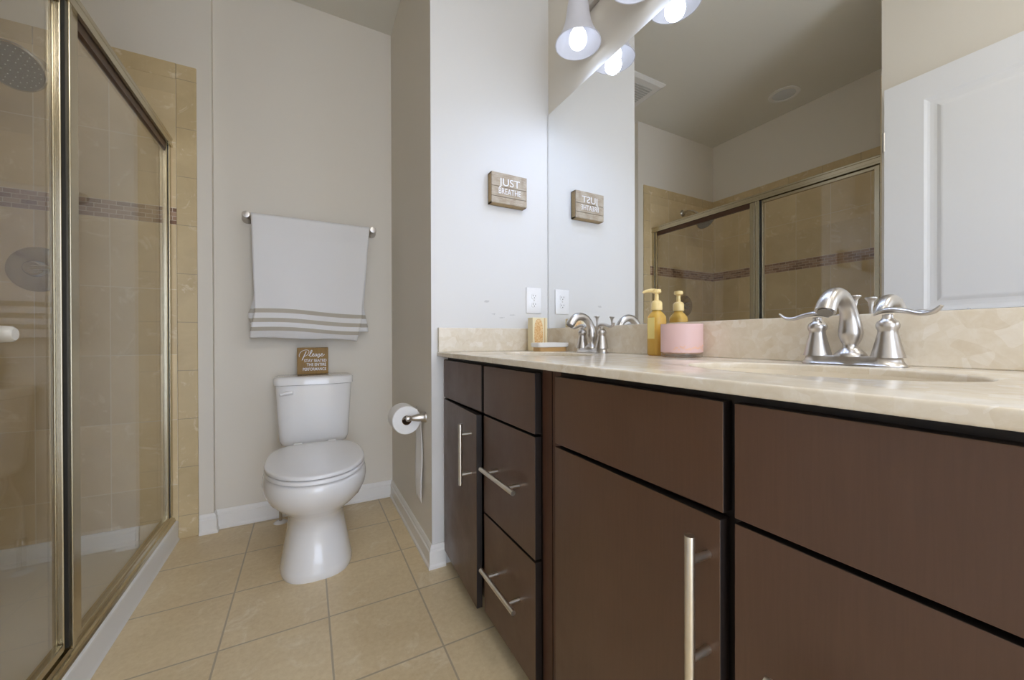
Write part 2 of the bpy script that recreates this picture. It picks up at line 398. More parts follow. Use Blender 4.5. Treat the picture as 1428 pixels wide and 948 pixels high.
# ------------------------------------------------------------------ panel door seen in the mirror
def door():
    x0, x1, y0, y1, z0, z1 = -.446, -.411, -.05, .79, .012, 2.128
    root = thing('panel_door', 'white two-panel interior door folded back against the wall beside the shower, seen in the mirror', 'door', (x0, y1, 0))
    st_ = .135
    bm = B(); box(bm, x0, x1 - .008, y0, y1, z0, z1)
    # stiles and rails proud of the recessed panel field
    for (a, b, c_, d) in ((y0, y0 + st_, z0, z1), (y1 - st_, y1, z0, z1), (y0 + st_, y1 - st_, z1 - .115, z1), (y0 + st_, y1 - st_, z0, z0 + .22), (y0 + st_, y1 - st_, .86, 1.062)):
        box(bm, x1 - .008, x1, a, b, c_, d)
    obj('door_slab', bm, M['door'], root)
    for (c_, d) in ((.232, .86), (1.062, z1 - .115)):
        a, b = y0 + st_, y1 - st_
        bm = B()
        rings = []
        for ins, dx in ((0, 0.), (.010, -.004), (.018, -.006), (.030, -.0065), (.040, -.006), (.052, -.0015), (.058, -.0005)):
            rings.append([Vector((x1 + dx, yy, zz)) for yy, zz in ((a + ins, c_ + ins), (b - ins, c_ + ins), (b - ins, d - ins), (a + ins, d - ins))])
        R = [[bm.verts.new(p) for p in r_] for r_ in rings]
        for p, q_ in zip(R, R[1:]):
            for i in range(4): bm.faces.new((p[i], p[(i + 1) % 4], q_[(i + 1) % 4], q_[i]))
        bm.faces.new(R[-1])
        obj('door_panel', bm, M['door'], root)
    bm = B(); lathe(bm, [(0, 0), (.03, 0), (.03, .006), (.011, .010), (.011, .03), (.024, .036), (.028, .05), (.022, .062), (0, .066)], (x1, y0 + .07, .96), (1, 0, 0))
    obj('door_knob', bm, M['nickel'], root, True)
    for z in (.25, 1.07, 1.88):
        bm = B(); cyl(bm, (x1 - .002, y1 + .002, z - .045), (x1 - .002, y1 + .002, z + .045), .006)
        obj('hinge', bm, M['nickel'], root, True)
door()

# ------------------------------------------------------------------ shower
def shower():
    pan = thing('shower_pan', 'white acrylic shower pan with raised curb on the beige tiled floor', 'shower tray', (-.96, 1.57, 0))
    zt = .091
    xo, xi, y0, y1, xb = -.536, -.612, YN + .001, YS - .001, XSB + .001
    bm = B()
    box(bm, xb, xi + .004, y0, y1, .001, .034)
    obj('pan_floor', bm, M['acrylic'], pan)
    bm = B(); loft(bm, [[Vector((x, y, z)) for x, z in ((xi - .025, .030), (xi - .008, .050), (xi, zt - .008), (xi + .008, zt), (xo - .010, zt), (xo - .003, zt - .003), (xo, zt - .010), (xo - .003, .012), (xo + .004, .001), (xi, .001))] for y in (y0, y1)])
    obj('curb', bm, M['acrylic'], pan, True)
    bm = B()   # raised flange against the three walls, coved to the floor
    def cove(a, b, n_):
        a, b, n_ = Vector((*a, 0)), Vector((*b, 0)), Vector((*n_, 0))
        pr = [(0, .001), (0, .096), (.008, .096), (.014, .090), (.018, .060), (.028, .042), (.05, .035), (.05, .001)]
        loft(bm, [[p + n_ * d + Vector((0, 0, z)) for d, z in pr] for p in (a, b)])
    cove((xb, y1), (xi + .008, y1), (0, -1)); cove((xb, y0), (xb, y1), (1, 0)); cove((xb, y0), (xi + .008, y0), (0, 1))
    obj('wall_flange', bm, M['acrylic'], pan, True)
    bm = B(); lathe(bm, [(0, 0), (.045, 0), (.045, .003), (.038, .004), (0, .002)], (-1.0, 1.57, .034)); obj('drain', bm, M['chrome'], pan, True)

    e = thing('shower_enclosure', 'framed glass shower enclosure with brassy metal posts standing on the white curb', 'shower screen', (XH, 1.57, zt))
    F = M['frame']; zt = zt + .0008
    def prof_y(name, ya, yb, xz, m=F):       # extrusion along y
        bm = B(); loft(bm, [[Vector((x, y, z)) for x, z in xz] for y in (ya, yb)]); return obj(name, bm, m, e)
    def stile(name, ya, yb, x0, x1, za, zb, par=None, m=F, r=.002):
        return obj(name, bx(x0, x1, ya, yb, za, zb, r=r), m, par or e)
    ya, yb = YN + .001, YS - .002
    zh = 1.882
    prof_y('header', ya, yb, [(-.592, zh - .046), (-.592, zh - .004), (-.588, zh), (-.556, zh), (-.550, zh - .004), (-.550, zh - .012), (-.553, zh - .014), (-.553, zh - .032), (-.550, zh - .034), (-.550, zh - .046), (-.560, zh - .046), (-.560, zh - .03), (-.580, zh - .03), (-.580, zh - .046)])
    prof_y('bottom_rail', ya, yb, [(-.594, zt), (-.594, zt + .012), (-.584, zt + .026), (-.560, zt + .026), (-.557, zt + .016), (-.550, zt + .014), (-.548, zt + .006), (-.545, zt)])
    z0, z1 = zt + .0265, zh - .046
    stile('wall_jamb', yb - .024, yb, -.584, -.556, z0, z1)
    stile('wall_jamb', ya, ya + .032, -.590, -.552, z0, z1)
    # strike post and fixed-panel stile, with grooves
    stile('strike_post', 1.450, 1.461, -.578, -.551, z0, z1 + .02, r=.0015)
    stile('strike_post', 1.464, 1.481, -.578, -.556, z0, z1)
    stile('strike_post', 1.484, 1.514, -.578, -.559, z0, z1)
    stile('post_gasket', 1.461, 1.464, -.576, -.562, z0, z1, m=M['rubber'], r=0)
    stile('post_gasket', 1.481, 1.484, -.576, -.564, z0, z1, m=M['rubber'], r=0)
    stile('panel_stile', yb - .046, yb - .028, -.577, -.562, z0, z1)
    stile('post_gasket', yb - .028, yb - .024, -.582, -.560, z0, z1, m=M['rubber'], r=0)
    # dark glazing channel under the header and over the sill
    stile('glazing_channel', 1.515, yb - .046, -.578, -.562, z1 - .030, z1 + .010, m=mat('bronze_channel', (.10, .055, .035), .35, .6), r=0)
    stile('glazing_channel', 1.515, yb - .046, -.582, -.560, z0 - .002, z0 + .012)
    stile('fixed_glass', 1.512, yb - .040, -.574, -.568, z0 + .008, z1 - .02, m=M['glass'], r=0)
    # hinged door leaf
    d = thing('shower_door', 'clear glass shower door with knob, hinged left of the middle post', 'door', (XH, .86, zt))
    bpy.data.objects.remove(d)
    dg = obj('door_glass', bx(-.575, -.569, ya + .036, 1.434, z0 + .02, z1 - .012), M['glass'], e)
    def dp(name, bm, m, sm=False): return obj(name, bm, m, dg, sm)
    dp('door_stile', bx(-.583, -.574, 1.430, 1.440, z0 + .012, z1 - .004, r=.002), M['frame'])
    dp('door_stile', bx(-.5735, -.562, 1.432, 1.440, z0 + .012, z1 - .004, r=.002), M['frame'])
    dp('door_rail', bx(-.582, -.561, ya + .034, 1.430, z0 + .010, z0 + .030, r=.002), M['frame'])
    dp('door_rail', bx(-.582, -.561, ya + .034, 1.430, z1 - .020, z1 - .004, r=.002), M['frame'])
    dp('hinge_stile', bx(-.586, -.558, ya + .034, ya + .056, z0 + .012, z1 - .004, r=.002), M['frame'])
    dp('gap_shade_strip', bx(-.581, -.5565, 1.4402, 1.4503, z0 + .012, z1 - .004), M['rubber'])  # black strip painting the shade of the gap between door and post
    bm = B(); lathe(bm, [(0, 0), (.011, 0), (.011, .014), (.016, .018), (.0175, .026), (.016, .042), (.012, .046), (0, .047)], (-.569, 1.165, .952), (1, 0, 0))
    dp('door_knob', bm, mat('clear_white_knob', (.80, .78, .72), .15), True)
    bm = B(); lathe(bm, [(.0110, .0), (.0125, .0), (.0125, .006), (.0110, .006)], (-.568, 1.165, .952), (1, 0, 0), closed=True); dp('knob_ring', bm, M['chrome'], True)
    bm = B(); lathe(bm, [(0, 0), (.013, 0), (.013, .022), (.019, .026), (.019, .046), (.014, .05), (0, .051)], (-.576, 1.165, .952), (-1, 0, 0)); dp('inner_knob', bm, M['chrome'], True)

    # shower head on bent arm
    h = thing('rain_shower', 'round rain shower head on a bent arm from the tiled wall', 'shower head', (-.945, YS, 2.064))
    bm = B(); lathe(bm, [(0, .012), (.018, .012), (.027, .006), (.030, 0), (0, 0)], (-.945, YS, 2.064), (0, -1, 0)); obj('wall_flange', bm, M['chrome'], h, True)
    bm = B(); tube(bm, [(-.945, YS, 2.064), (-.945, YS - .06, 2.066), (-.945, YS - .12, 2.045), (-.943, YS - .17, 2.005)], .0105); obj('shower_arm', bm, M['chrome'], h, True)
    ctr = Vector((-.945, 2.105, 1.945)); ax = Vector((.06, -.62, -.60)).normalized()
    bm = B(); lathe(bm, [(0, -.062), (.014, -.062), (.020, -.05), (.016, -.036), (.024, -.026), (.060, -.014), (.078, -.008), (.084, 0), (.083, .006), (.078, .008)], ctr, ax, 40); obj('head_body', bm, M['chrome'], h, True)
    bm = B(); lathe(bm, [(.078, .008), (.074, .005), (0, .006)], ctr, ax, 40); obj('spray_face', bm, mat('spray_face', (.22, .21, .19), .35, .6), h, True)
    bm = B(); a = ax.orthogonal().normalized(); b = ax.cross(a)
    for k, nn in ((.018, 6), (.036, 12), (.052, 18), (.067, 24)):
        for i in range(nn):
            t = 2 * PI * i / nn; p = ctr + (a * math.cos(t) + b * math.sin(t)) * k
            lathe(bm, [(.0018, .006), (.0014, .0085), (0, .0088)], p, ax, 6)
    obj('nozzles', bm, mat('nozzle_grey', (.6, .6, .58), .4), h)
    # valve trim
    v = thing('shower_valve', 'round metal mixer plate with lever set in the tiled shower wall', 'shower control', (-.982, YS, 1.233))
    bm = B(); lathe(bm, [(0, .016), (.045, .015), (.075, .010), (.092, .003), (.093, 0), (0, 0)], (-.982, YS, 1.233), (0, -1, 0), 48); obj('escutcheon', bm, M['chrome'], v, True)
    bm = B(); lathe(bm, [(0, .052), (.024, .050), (.030, .040), (.034, .014), (0, .014)], (-.982, YS, 1.233), (0, -1, 0)); obj('valve_hub', bm, M['chrome'], v, True)
    bm = B(); tube(bm, [(-.982, YS - .045, 1.233), (-.95, YS - .052, 1.234), (-.90, YS - .056, 1.236), (-.885, YS - .058, 1.237)], [.011, .010, .008, .006]); obj('lever', bm, M['chrome'], v, True)
shower()

# ------------------------------------------------------------------ vanity
def pull(par, x, y, z, length, vertical, off=.04):
    """bar pull: bar and two standoffs; x is the front face it is fixed to"""
    xb = x - off; bm = B(); r = .0068
    if vertical:
        cyl(bm, (xb, y, z - length / 2), (xb, y, z + length / 2), r); ps = [(y, z - length * .33), (y, z + length * .33)]
    else:
        cyl(bm, (xb, y - length / 2, z), (xb, y + length / 2, z), r); ps = [(y - length * .31, z), (y + length * .31, z)]
    hd = obj('handle', bm, M['nickel2'], par, True)
    for yy, zz in ps:
        bm = B(); cyl(bm, (xb, yy, zz), (x + .001, yy, zz), .0056, 14); obj('standoff', bm, M['nickel2'], hd, True)
def vanity(y1, ys, label, door_deg):
    """ys: door far, door near, drawer far, drawer near, cabinet end"""
    da, db, ra, rb, y0 = ys
    root = thing('vanity_cabinet', label, 'cabinet', ((XF + XM) / 2, (y0 + y1) / 2, 0))
    bm = B(); bx0 = XF + .021
    ya_, yb_, zt_ = y0 + .001, y1 - .001, ZCb - .0008
    box(bm, bx0, bx0 + .018, ya_, yb_, .075, zt_); box(bm, bx0 + .018, XM - .001, ya_, ya_ + .016, .075, zt_); box(bm, bx0 + .018, XM - .001, yb_ - .016, yb_, .075, zt_)
    box(bm, XM - .012, XM - .001, ya_, yb_, .075, zt_); box(bm, bx0 + .018, XM - .012, ya_, yb_, .075, .092)
    box(bm, bx0 + .055, XM - .001, y0 + .001, y1 - .001, .0005, .076)
    obj('carcass', bm, M['cab_black'], root)
    obj('filler_strip', bx(bx0 - .0012, bx0 + .002, max(y0, rb - .047) + .001, rb - .006, .076, zt_ - .0005), M['cab_frame'], root) if rb > .5 else None
    obj('filler_strip', bx(bx0 - .0012, bx0 + .002, da + .004, y1 - .0015, .076, zt_ - .0005), M['cab_frame'], root) if y1 < 1 else None
    f = .0012
    def edge(o):       # the banded edges of every front are stained black
        for p in o.data.polygons:
            if p.normal.x > -.5: p.material_index = 1
        return o
    def front(name, a, b, za, zb, par=root): return edge(obj(name, bx(XF, XF + .0195, b, a, za, zb, r=f), [M['cab'], M['cab_black']], par))
    front('false_front', da, db, .7008, .8534)
    front('false_front', ra, rb, .7008, .8534)
    for za, zb, zh in ((.3860, .6941, .5456), (.0640, .3790, .239)):
        d = front('drawer', ra, rb, za, zb); pull(d, XF, (ra + rb) / 2 - .008, zh, .208, False, .038)
    # door leaf, hinged at its far edge and standing a touch open
    t = math.radians(door_deg); bm = bx(XF, XF + .0195, db, da, .0640, .6930, r=f)
    d = edge(obj('door', bm, [M['cab'], M['cab_black']], root))
    pull(d, XF, db + (.051 if door_deg > 2 else .018), .556 if door_deg > 2 else .572, .202, True, .038)
    piv = Vector((XF + .0195, da, 0)); R_ = Matrix.Translation(piv) @ Matrix.Rotation(-t, 4, 'Z') @ Matrix.Translation(-piv)
    off = OFF[root.name]; Rl = Matrix.Translation(-off) @ R_ @ Matrix.Translation(off)
    def tr(o):
        o.data.transform(Rl)
        for ch in o.children: tr(ch)
    tr(d)
    return root
vanity(YE - .001, (1.537, 1.150, 1.1310, .8172, .770), 'dark espresso vanity cabinet against the side wall, its door slightly ajar', 2.6)
vanity(.769, (.7290, .3262, .3108, .0000, -.030), 'dark espresso vanity cabinet with wide flat door nearest the viewer', .9)

# countertop with two oval basins (filled outline with holes, rounded edge)
SINKS = [(.757, 1.150), (.757, .345)]; RX, RY = .136, .205
def countertop():
    root = thing('countertop', 'cream marble double-sink vanity countertop with matching splash strips', 'countertop', (.75, .76, ZCb))
    cu = bpy.data.curves.new('c', 'CURVE'); cu.dimensions = '2D'; cu.fill_mode = 'BOTH'; cu.extrude = .009 - .004; cu.bevel_depth = .004; cu.bevel_resolution = 3; cu.offset = -.004
    def sp(pts):
        s = cu.splines.new('POLY'); s.points.add(len(pts) - 1); s.use_cyclic_u = True
        for p, q_ in zip(s.points, pts): p.co = (*q_, 0, 1)
    sp([(XC, -.045), (XM - .001, -.045), (XM - .001, YE - .001), (XC, YE - .001)])
    for cx, cy in SINKS: sp([(cx + RX * math.cos(-2 * PI * i / 72), cy + RY * math.sin(-2 * PI * i / 72)) for i in range(72)])
    o = bpy.data.objects.new('c', cu); C.objects.link(o); dg = bpy.context.evaluated_depsgraph_get(); dg.update()
    me = bpy.data.meshes.new_from_object(o.evaluated_get(dg)); bm = B(); bm.from_mesh(me)
    bpy.data.objects.remove(o); bpy.data.curves.remove(cu); bpy.data.meshes.remove(me)
    bmesh.ops.remove_doubles(bm, verts=bm.verts, dist=1e-5)
    for v in bm.verts: v.co.z += (ZCt + ZCb) / 2
    obj('slab', bm, M['marble'], root, True, ang=30)
    obj('back_splash', bx(XM - .019, XM - .001, -.045, YE - .001, ZCt, .9885, r=.002), M['marble'], root)
    obj('side_splash', bx(XC + .003, XM - .0195, YE - .019, YE - .001, ZCt, .9865, r=.002), M['marble'], root)
    for cx, cy in SINKS:
        bm = B(); rings = []
        for s, z in ((1.015, ZCb - .001), (1.0, ZCt - .010), (.985, ZCt - .016), (.955, ZCt - .03), (.90, ZCt - .06), (.80, ZCt - .095), (.62, ZCt - .125), (.35, ZCt - .143), (.12, ZCt - .148)):
            rings.append([Vector((cx + (RX + .001) * s * math.cos(2 * PI * i / 64), cy + (RY + .001) * s * math.sin(2 * PI * i / 64), z)) for i in range(64)])
        R = [[bm.verts.new(p) for p in r_] for r_ in rings]
        for p, q_ in zip(R, R[1:]):
            for i in range(64): bm.faces.new((p[i], p[(i + 1) % 64], q_[(i + 1) % 64], q_[i]))
        bm.faces.new(R[-1])
        b = obj('sink_basin', bm, M['basin'], root, True, ang=60)
        bm = B(); lathe(bm, [(0, .003), (.018, .003), (.022, 0), (0, 0)], (cx, cy, ZCt - .1478)); obj('drain', bm, M['nickel'], b, True)
countertop()

def faucet(x, y, label):
    z = ZCt + .0005
    r = thing('faucet', label, 'tap', (x, y, z), 'two-lever basin faucets on the marble top'); N = M['nickel']
    hs = .056
    # base plate with three swelling feet
    bm = B(); nn = 64
    def ring(zz, k):
        out = []
        for i in range(nn):
            t = 2 * PI * i / nn; py = math.sin(t); px = math.cos(t)
            yy = (abs(py) ** .75) * (1 if py > 0 else -1) * (.084 - k)
            wd = .026 + .006 * math.exp(-((abs(yy) - hs) / .02) ** 2)
            out.append(Vector((x + (abs(px) ** .8) * (1 if px > 0 else -1) * (wd - k), y + yy, zz)))
        return out
    loft(bm, [ring(z, 0), ring(z + .002, .0002), ring(z + .005, .0035), ring(z + .010, .0062), ring(z + .015, .0075), ring(z + .0175, .0100)]); obj('base_plate', bm, N, r, True)
    for s in (1, -1):
        yy = y + s * hs
        bm = B(); lathe(bm, [(0, .0165), (.0245, .0165), (.0240, .020), (.0215, .030), (.0175, .048), (.0145, .062), (.0142, .067), (.0165, .072), (.0170, .078), (.0150, .083), (.0105, .0865), (.0080, .090), (.0078, .096), (0, .098)], (x, yy, z)); hb = obj('handle_body', bm, N, r, True)
        zl = z + .099
        bm = B(); tube(bm, [(x - .002, yy - s * .020, zl - .003), (x - .001, yy - s * .010, zl + .003), (x, yy + s * .004, zl + .006), (x, yy + s * .024, zl + .003), (x - .002, yy + s * .044, zl - .003), (x - .004, yy + s * .060, zl - .001), (x - .006, yy + s * .071, zl + .009)],
                       [.0025, .0072, .0100, .0086, .0076, .0070, .0040], 14, .55, up=(0, 0, 1)); obj('lever', bm, N, hb, True)
    # spout: stout waisted foot, swelling neck, arch towards the basin
    bm = B(); tube(bm, [(x, y, z + .0165), (x, y, z + .023), (x, y, z + .036), (x + .001, y, z + .048), (x + .001, y, z + .062), (x, y, z + .080), (x - .005, y, z + .098), (x - .015, y, z + .116), (x - .032, y, z + .130), (x - .053, y, z + .1355), (x - .075, y, z + .131), (x - .092, y, z + .117), (x - .101, y, z + .102)],
                   [.0265, .0235, .0120, .0160, .0195, .0178, .0148, .0135, .0138, .0146, .0154, .0160, .0165], 24, 1.)
    sp = obj('spout', bm, N, r, True, ang=50)
    bm = B(); d = Vector((-.55, 0, -.83)).normalized(); lathe(bm, [(.0125, 0), (.0125, .003), (.0, .003)], Vector((x - .101, y, z + .102)), d, 20); obj('aerator', bm, mat('aerator_grey', (.25, .24, .23), .4, .8), sp)
    bm = B(); lathe(bm, [(0, .0), (.0032, .0), (.0032, .085), (.0045, .090), (.0050, .096), (.0075, .101), (.0105, .104), (.0100, .1065), (0, .108)], (x + .030, y + .004, z + .033)); lathe(bm, [(0, 0), (.009, 0), (.008, .012), (.006, .026), (.0032, .030)], (x + .030, y + .004, z)); obj('lift_rod', bm, N, r, True)
    return r
fa = faucet(.955, .358, 'brushed nickel two-lever faucet behind the near basin')
fb = copy_tree(fa); fb.location = (.955, 1.146, ZCt + .0005); fb['label'] = 'brushed nickel two-lever faucet behind the basin next to the side wall'

# ------------------------------------------------------------------ mirror
def mirror():
    r = thing('wall_mirror', 'large frameless wall mirror resting on the marble backsplash', 'mirror', (XM, .75, .99))
    y0, y1, z0, z1 = -.04, YE - .004, .9895, 2.0084
    bm = B(); box(bm, XM - .006, XM - .0012, y0, y1, z0, z1, mi=1)
    bm.faces.ensure_lookup_table()
    for f in bm.faces:
        if f.normal.x < -.9: f.material_index = 0
    obj('silvered_glass', bm, [M['mirror'], M['mirror_edge']], r)
mirror()

# ------------------------------------------------------------------ vanity light
def vanity_light():
    ys = [1.197, .897, .597, .297]; zb = 2.098; xs = .933
    r = thing('vanity_light', 'bath light bar with white bell glass shades above the mirror', 'wall light', (XM, .747, 2.33))
    bm = bx(XM - .026, XM - .001, ys[-1] - .10, ys[0] + .10, 2.275, 2.375, r=.006); obj('back_plate', bm, M['nickel'], r, True)
    for y in ys:
        bm = B(); tube(bm, [(XM - .02, y, 2.325), (XM - .06, y, 2.345), (xs + .006, y, 2.34), (xs, y, 2.315), (xs, y, 2.27)], .008, 12); arm = obj('arm', bm, M['nickel'], r, True)
        bm = B(); lathe(bm, [(0, .045), (.018, .045), (.024, .035), (.027, 0), (0, 0)], (xs, y, 2.235)); obj('socket_cup', bm, M['nickel'], arm, True)
        bm = B()
        o_ = [(.024, .178), (.034, .172), (.040, .150), (.044, .115), (.050, .080), (.061, .045), (.076, .016), (.086, .002), (.088, -.004)]
        prof = o_ + [(a - .0035, b) for a, b in reversed(o_)]
        lathe(bm, prof, (xs, y, zb - .012), (0, 0, 1), 40, closed=True); sh = obj('glass_shade', bm, M['shade'], r, True)
        bm = B(); lathe(bm, [(0, -.034), (.016, -.031), (.028, -.021), (.0345, -.005), (.035, .006), (.030, .024), (.020, .042), (.0135, .060), (.013, .075), (0, .075)], (xs, y, zb), (0, 0, 1), 28); obj('bulb', bm, M['bulb'], r, True)
        # the lamp's own light, thrown down and outward through the mouth of the shade
        ld = bpy.data.lights.new('lamp_light', 'SPOT'); ld.energy = SPOT; ld.color = COOL; ld.spot_size = math.radians(174); ld.spot_blend = .8; ld.shadow_soft_size = .034
        lo = bpy.data.objects.new('lamp_light', ld); C.objects.link(lo); lo.parent = r; lo.location = Vector((xs, y, zb - .0375)) - OFF[r.name]
vanity_light()

# ------------------------------------------------------------------ toilet
def toilet():
    cx = .034; r = thing('toilet', 'white two-piece toilet with closed lid against the far wall', 'toilet', (cx, 1.95, 0)); Pm = M['porcelain']; n = 56
    def egg(z, yf, yb, w_, yc=None, ef=2.15, eb=2.6, dx=0.):
        yc = yc if yc is not None else yf + (yb - yf) * .45; out = []
        for i in range(n):
            t = 2 * PI * i / n; c_, s = math.cos(t), math.sin(t); e = ef if s < 0 else eb
            xx = (abs(c_) ** (2 / e)) * (1 if c_ > 0 else -1) * w_; ll = (yc - yf) if s < 0 else (yb - yc)
            out.append(Vector((cx + dx + xx, yc + (abs(s) ** (2 / e)) * (1 if s > 0 else -1) * ll, z)))
        return out
    bm = B()
    loft(bm, [egg(.0005, 1.672, 2.20, .134, 1.86, 2.7), egg(.012, 1.668, 2.20, .137, 1.86, 2.7), egg(.03, 1.670, 2.20, .134, 1.86, 2.7), egg(.10, 1.690, 2.20, .121, 1.87, 2.5), egg(.17, 1.708, 2.21, .109, 1.88, 2.3), egg(.215, 1.705, 2.22, .108, 1.88, 2.2),
              egg(.245, 1.680, 2.24, .125, 1.87), egg(.272, 1.645, 2.26, .154, 1.86), egg(.300, 1.615, 2.29, .178, 1.85), egg(.335, 1.594, 2.33, .193, 1.85), egg(.365, 1.586, 2.345, .197, 1.85), egg(.388, 1.587, 2.35, .194, 1.85), egg(.398, 1.594, 2.35, .188, 1.85), egg(.401, 1.61, 2.345, .175, 1.85)])
    obj('bowl', bm, Pm, r, True, ang=70)
    def slab(name, z0, z1, yf, yb, w_, rr, m_, eb=3.2, dome=0.):
        bm = B(); R_ = [egg(z0, yf + rr, yb - rr, w_ - rr, 1.85, 2.1, eb), egg(z0 + rr * .4, yf, yb, w_, 1.85, 2.1, eb), egg(z1 - rr * .8, yf, yb, w_, 1.85, 2.1, eb), egg(z1 - rr * .2, yf + rr * .5, yb - rr * .5, w_ - rr * .5, 1.85, 2.1, eb), egg(z1, yf + rr * 1.6, yb - rr * 1.6, w_ - rr * 1.6, 1.85, 2.1, eb)]
        if dome: R_ += [egg(z1 + dome * .6, yf + .05, yb - .05, w_ - .05, 1.85, 2.1, eb), egg(z1 + dome, yf + .12, yb - .12, w_ - .12, 1.85, 2.1, eb)]
        loft(bm, R_); return obj(name, bm, m_, r, True, ang=50)
    slab('seat', .4040, .4195, 1.580, 2.105, .190, .005, M['plastic'])
    slab('lid', .4235, .4385, 1.578, 2.110, .189, .006, M['plastic'], dome=.004)
    for s in (-1, 1): obj('seat_hinge', bx(cx + s * .075 - .02, cx + s * .075 + .02, 2.112, 2.140, .402, .437, r=.006), M['plastic'], r, True)
    # tank: tapered rounded box
    def rr_(z, w_, yf, yb, e=7, bow=.0):
        out = []
        for i in range(n):
            t = 2 * PI * i / n; c_, s = math.cos(t), math.sin(t)
            x_ = (abs(c_) ** (2 / e)) * (1 if c_ > 0 else -1) * w_; yc = (yf + yb) / 2; hy = (yb - yf) / 2
            y_ = yc + (abs(s) ** (2 / e)) * (1 if s > 0 else -1) * hy
            if s < 0: y_ -= bow * (1 - (x_ / w_) ** 2)
            out.append(Vector((cx + x_, y_, z)))
        return out
    bm = B(); loft(bm, [rr_(.404, .120, 2.21, 2.34, 4), rr_(.412, .150, 2.19, 2.352, 5, .006), rr_(.44, .158, 2.184, 2.356, 7, .010), rr_(.60, .167, 2.176, 2.360, 8, .012), rr_(.712, .173, 2.170, 2.362, 8, .012)]); obj('tank', bm, Pm, r, True, ang=60)
    bm = B(); loft(bm, [rr_(.7125, .172, 2.168, 2.364, 8, .012), rr_(.716, .180, 2.158, 2.368, 8, .014), rr_(.744, .181, 2.157, 2.368, 8, .014), rr_(.751, .177, 2.162, 2.366, 8, .014), rr_(.754, .168, 2.172, 2.36, 8, .012)]); obj('tank_lid', bm, Pm, r, True, ang=50)
    bm = B(); lathe(bm, [(0, .014), (.012, .012), (.014, 0), (0, 0)], (cx - .120, 2.172, .676), (0, -1, 0)); tube(bm, [(cx - .150, 2.152, .672), (cx - .135, 2.156, .675), (cx - .115, 2.158, .678), (cx - .095, 2.157, .680)], [.0075, .009, .012, .010], 14, .8); obj('flush_lever', bm, M['plastic'], r, True)
    # supply stop at the floor
    v = thing('supply_valve', 'white floor flange and supply pipe behind the toilet', 'valve', (-.123, 2.30, 0))
    bm = B(); lathe(bm, [(0, .010), (.012, .010), (.026, .006), (.032, 0), (0, 0)], (-.123, 2.30, .0005)); obj('floor_flange', bm, M['plastic'], v, True)
    bm = B(); tube(bm, [(-.123, 2.30, .006), (-.123, 2.30, .09), (-.123, 2.30, .10)], .0075, 12); lathe(bm, [(0, 0), (.013, 0), (.013, .03), (.008, .04), (0, .04)], (-.123, 2.30, .10)); obj('stop_valve', bm, M['chrome'], v, True)
    bm = B(); tube(bm, [(-.123, 2.30, .135), (-.123, 2.30, .20), (-.115, 2.31, .28), (-.095, 2.30, .35), (-.09, 2.29, .4025)], .005, 12); obj('supply_hose', bm, M['plastic'], v, True)
toilet()

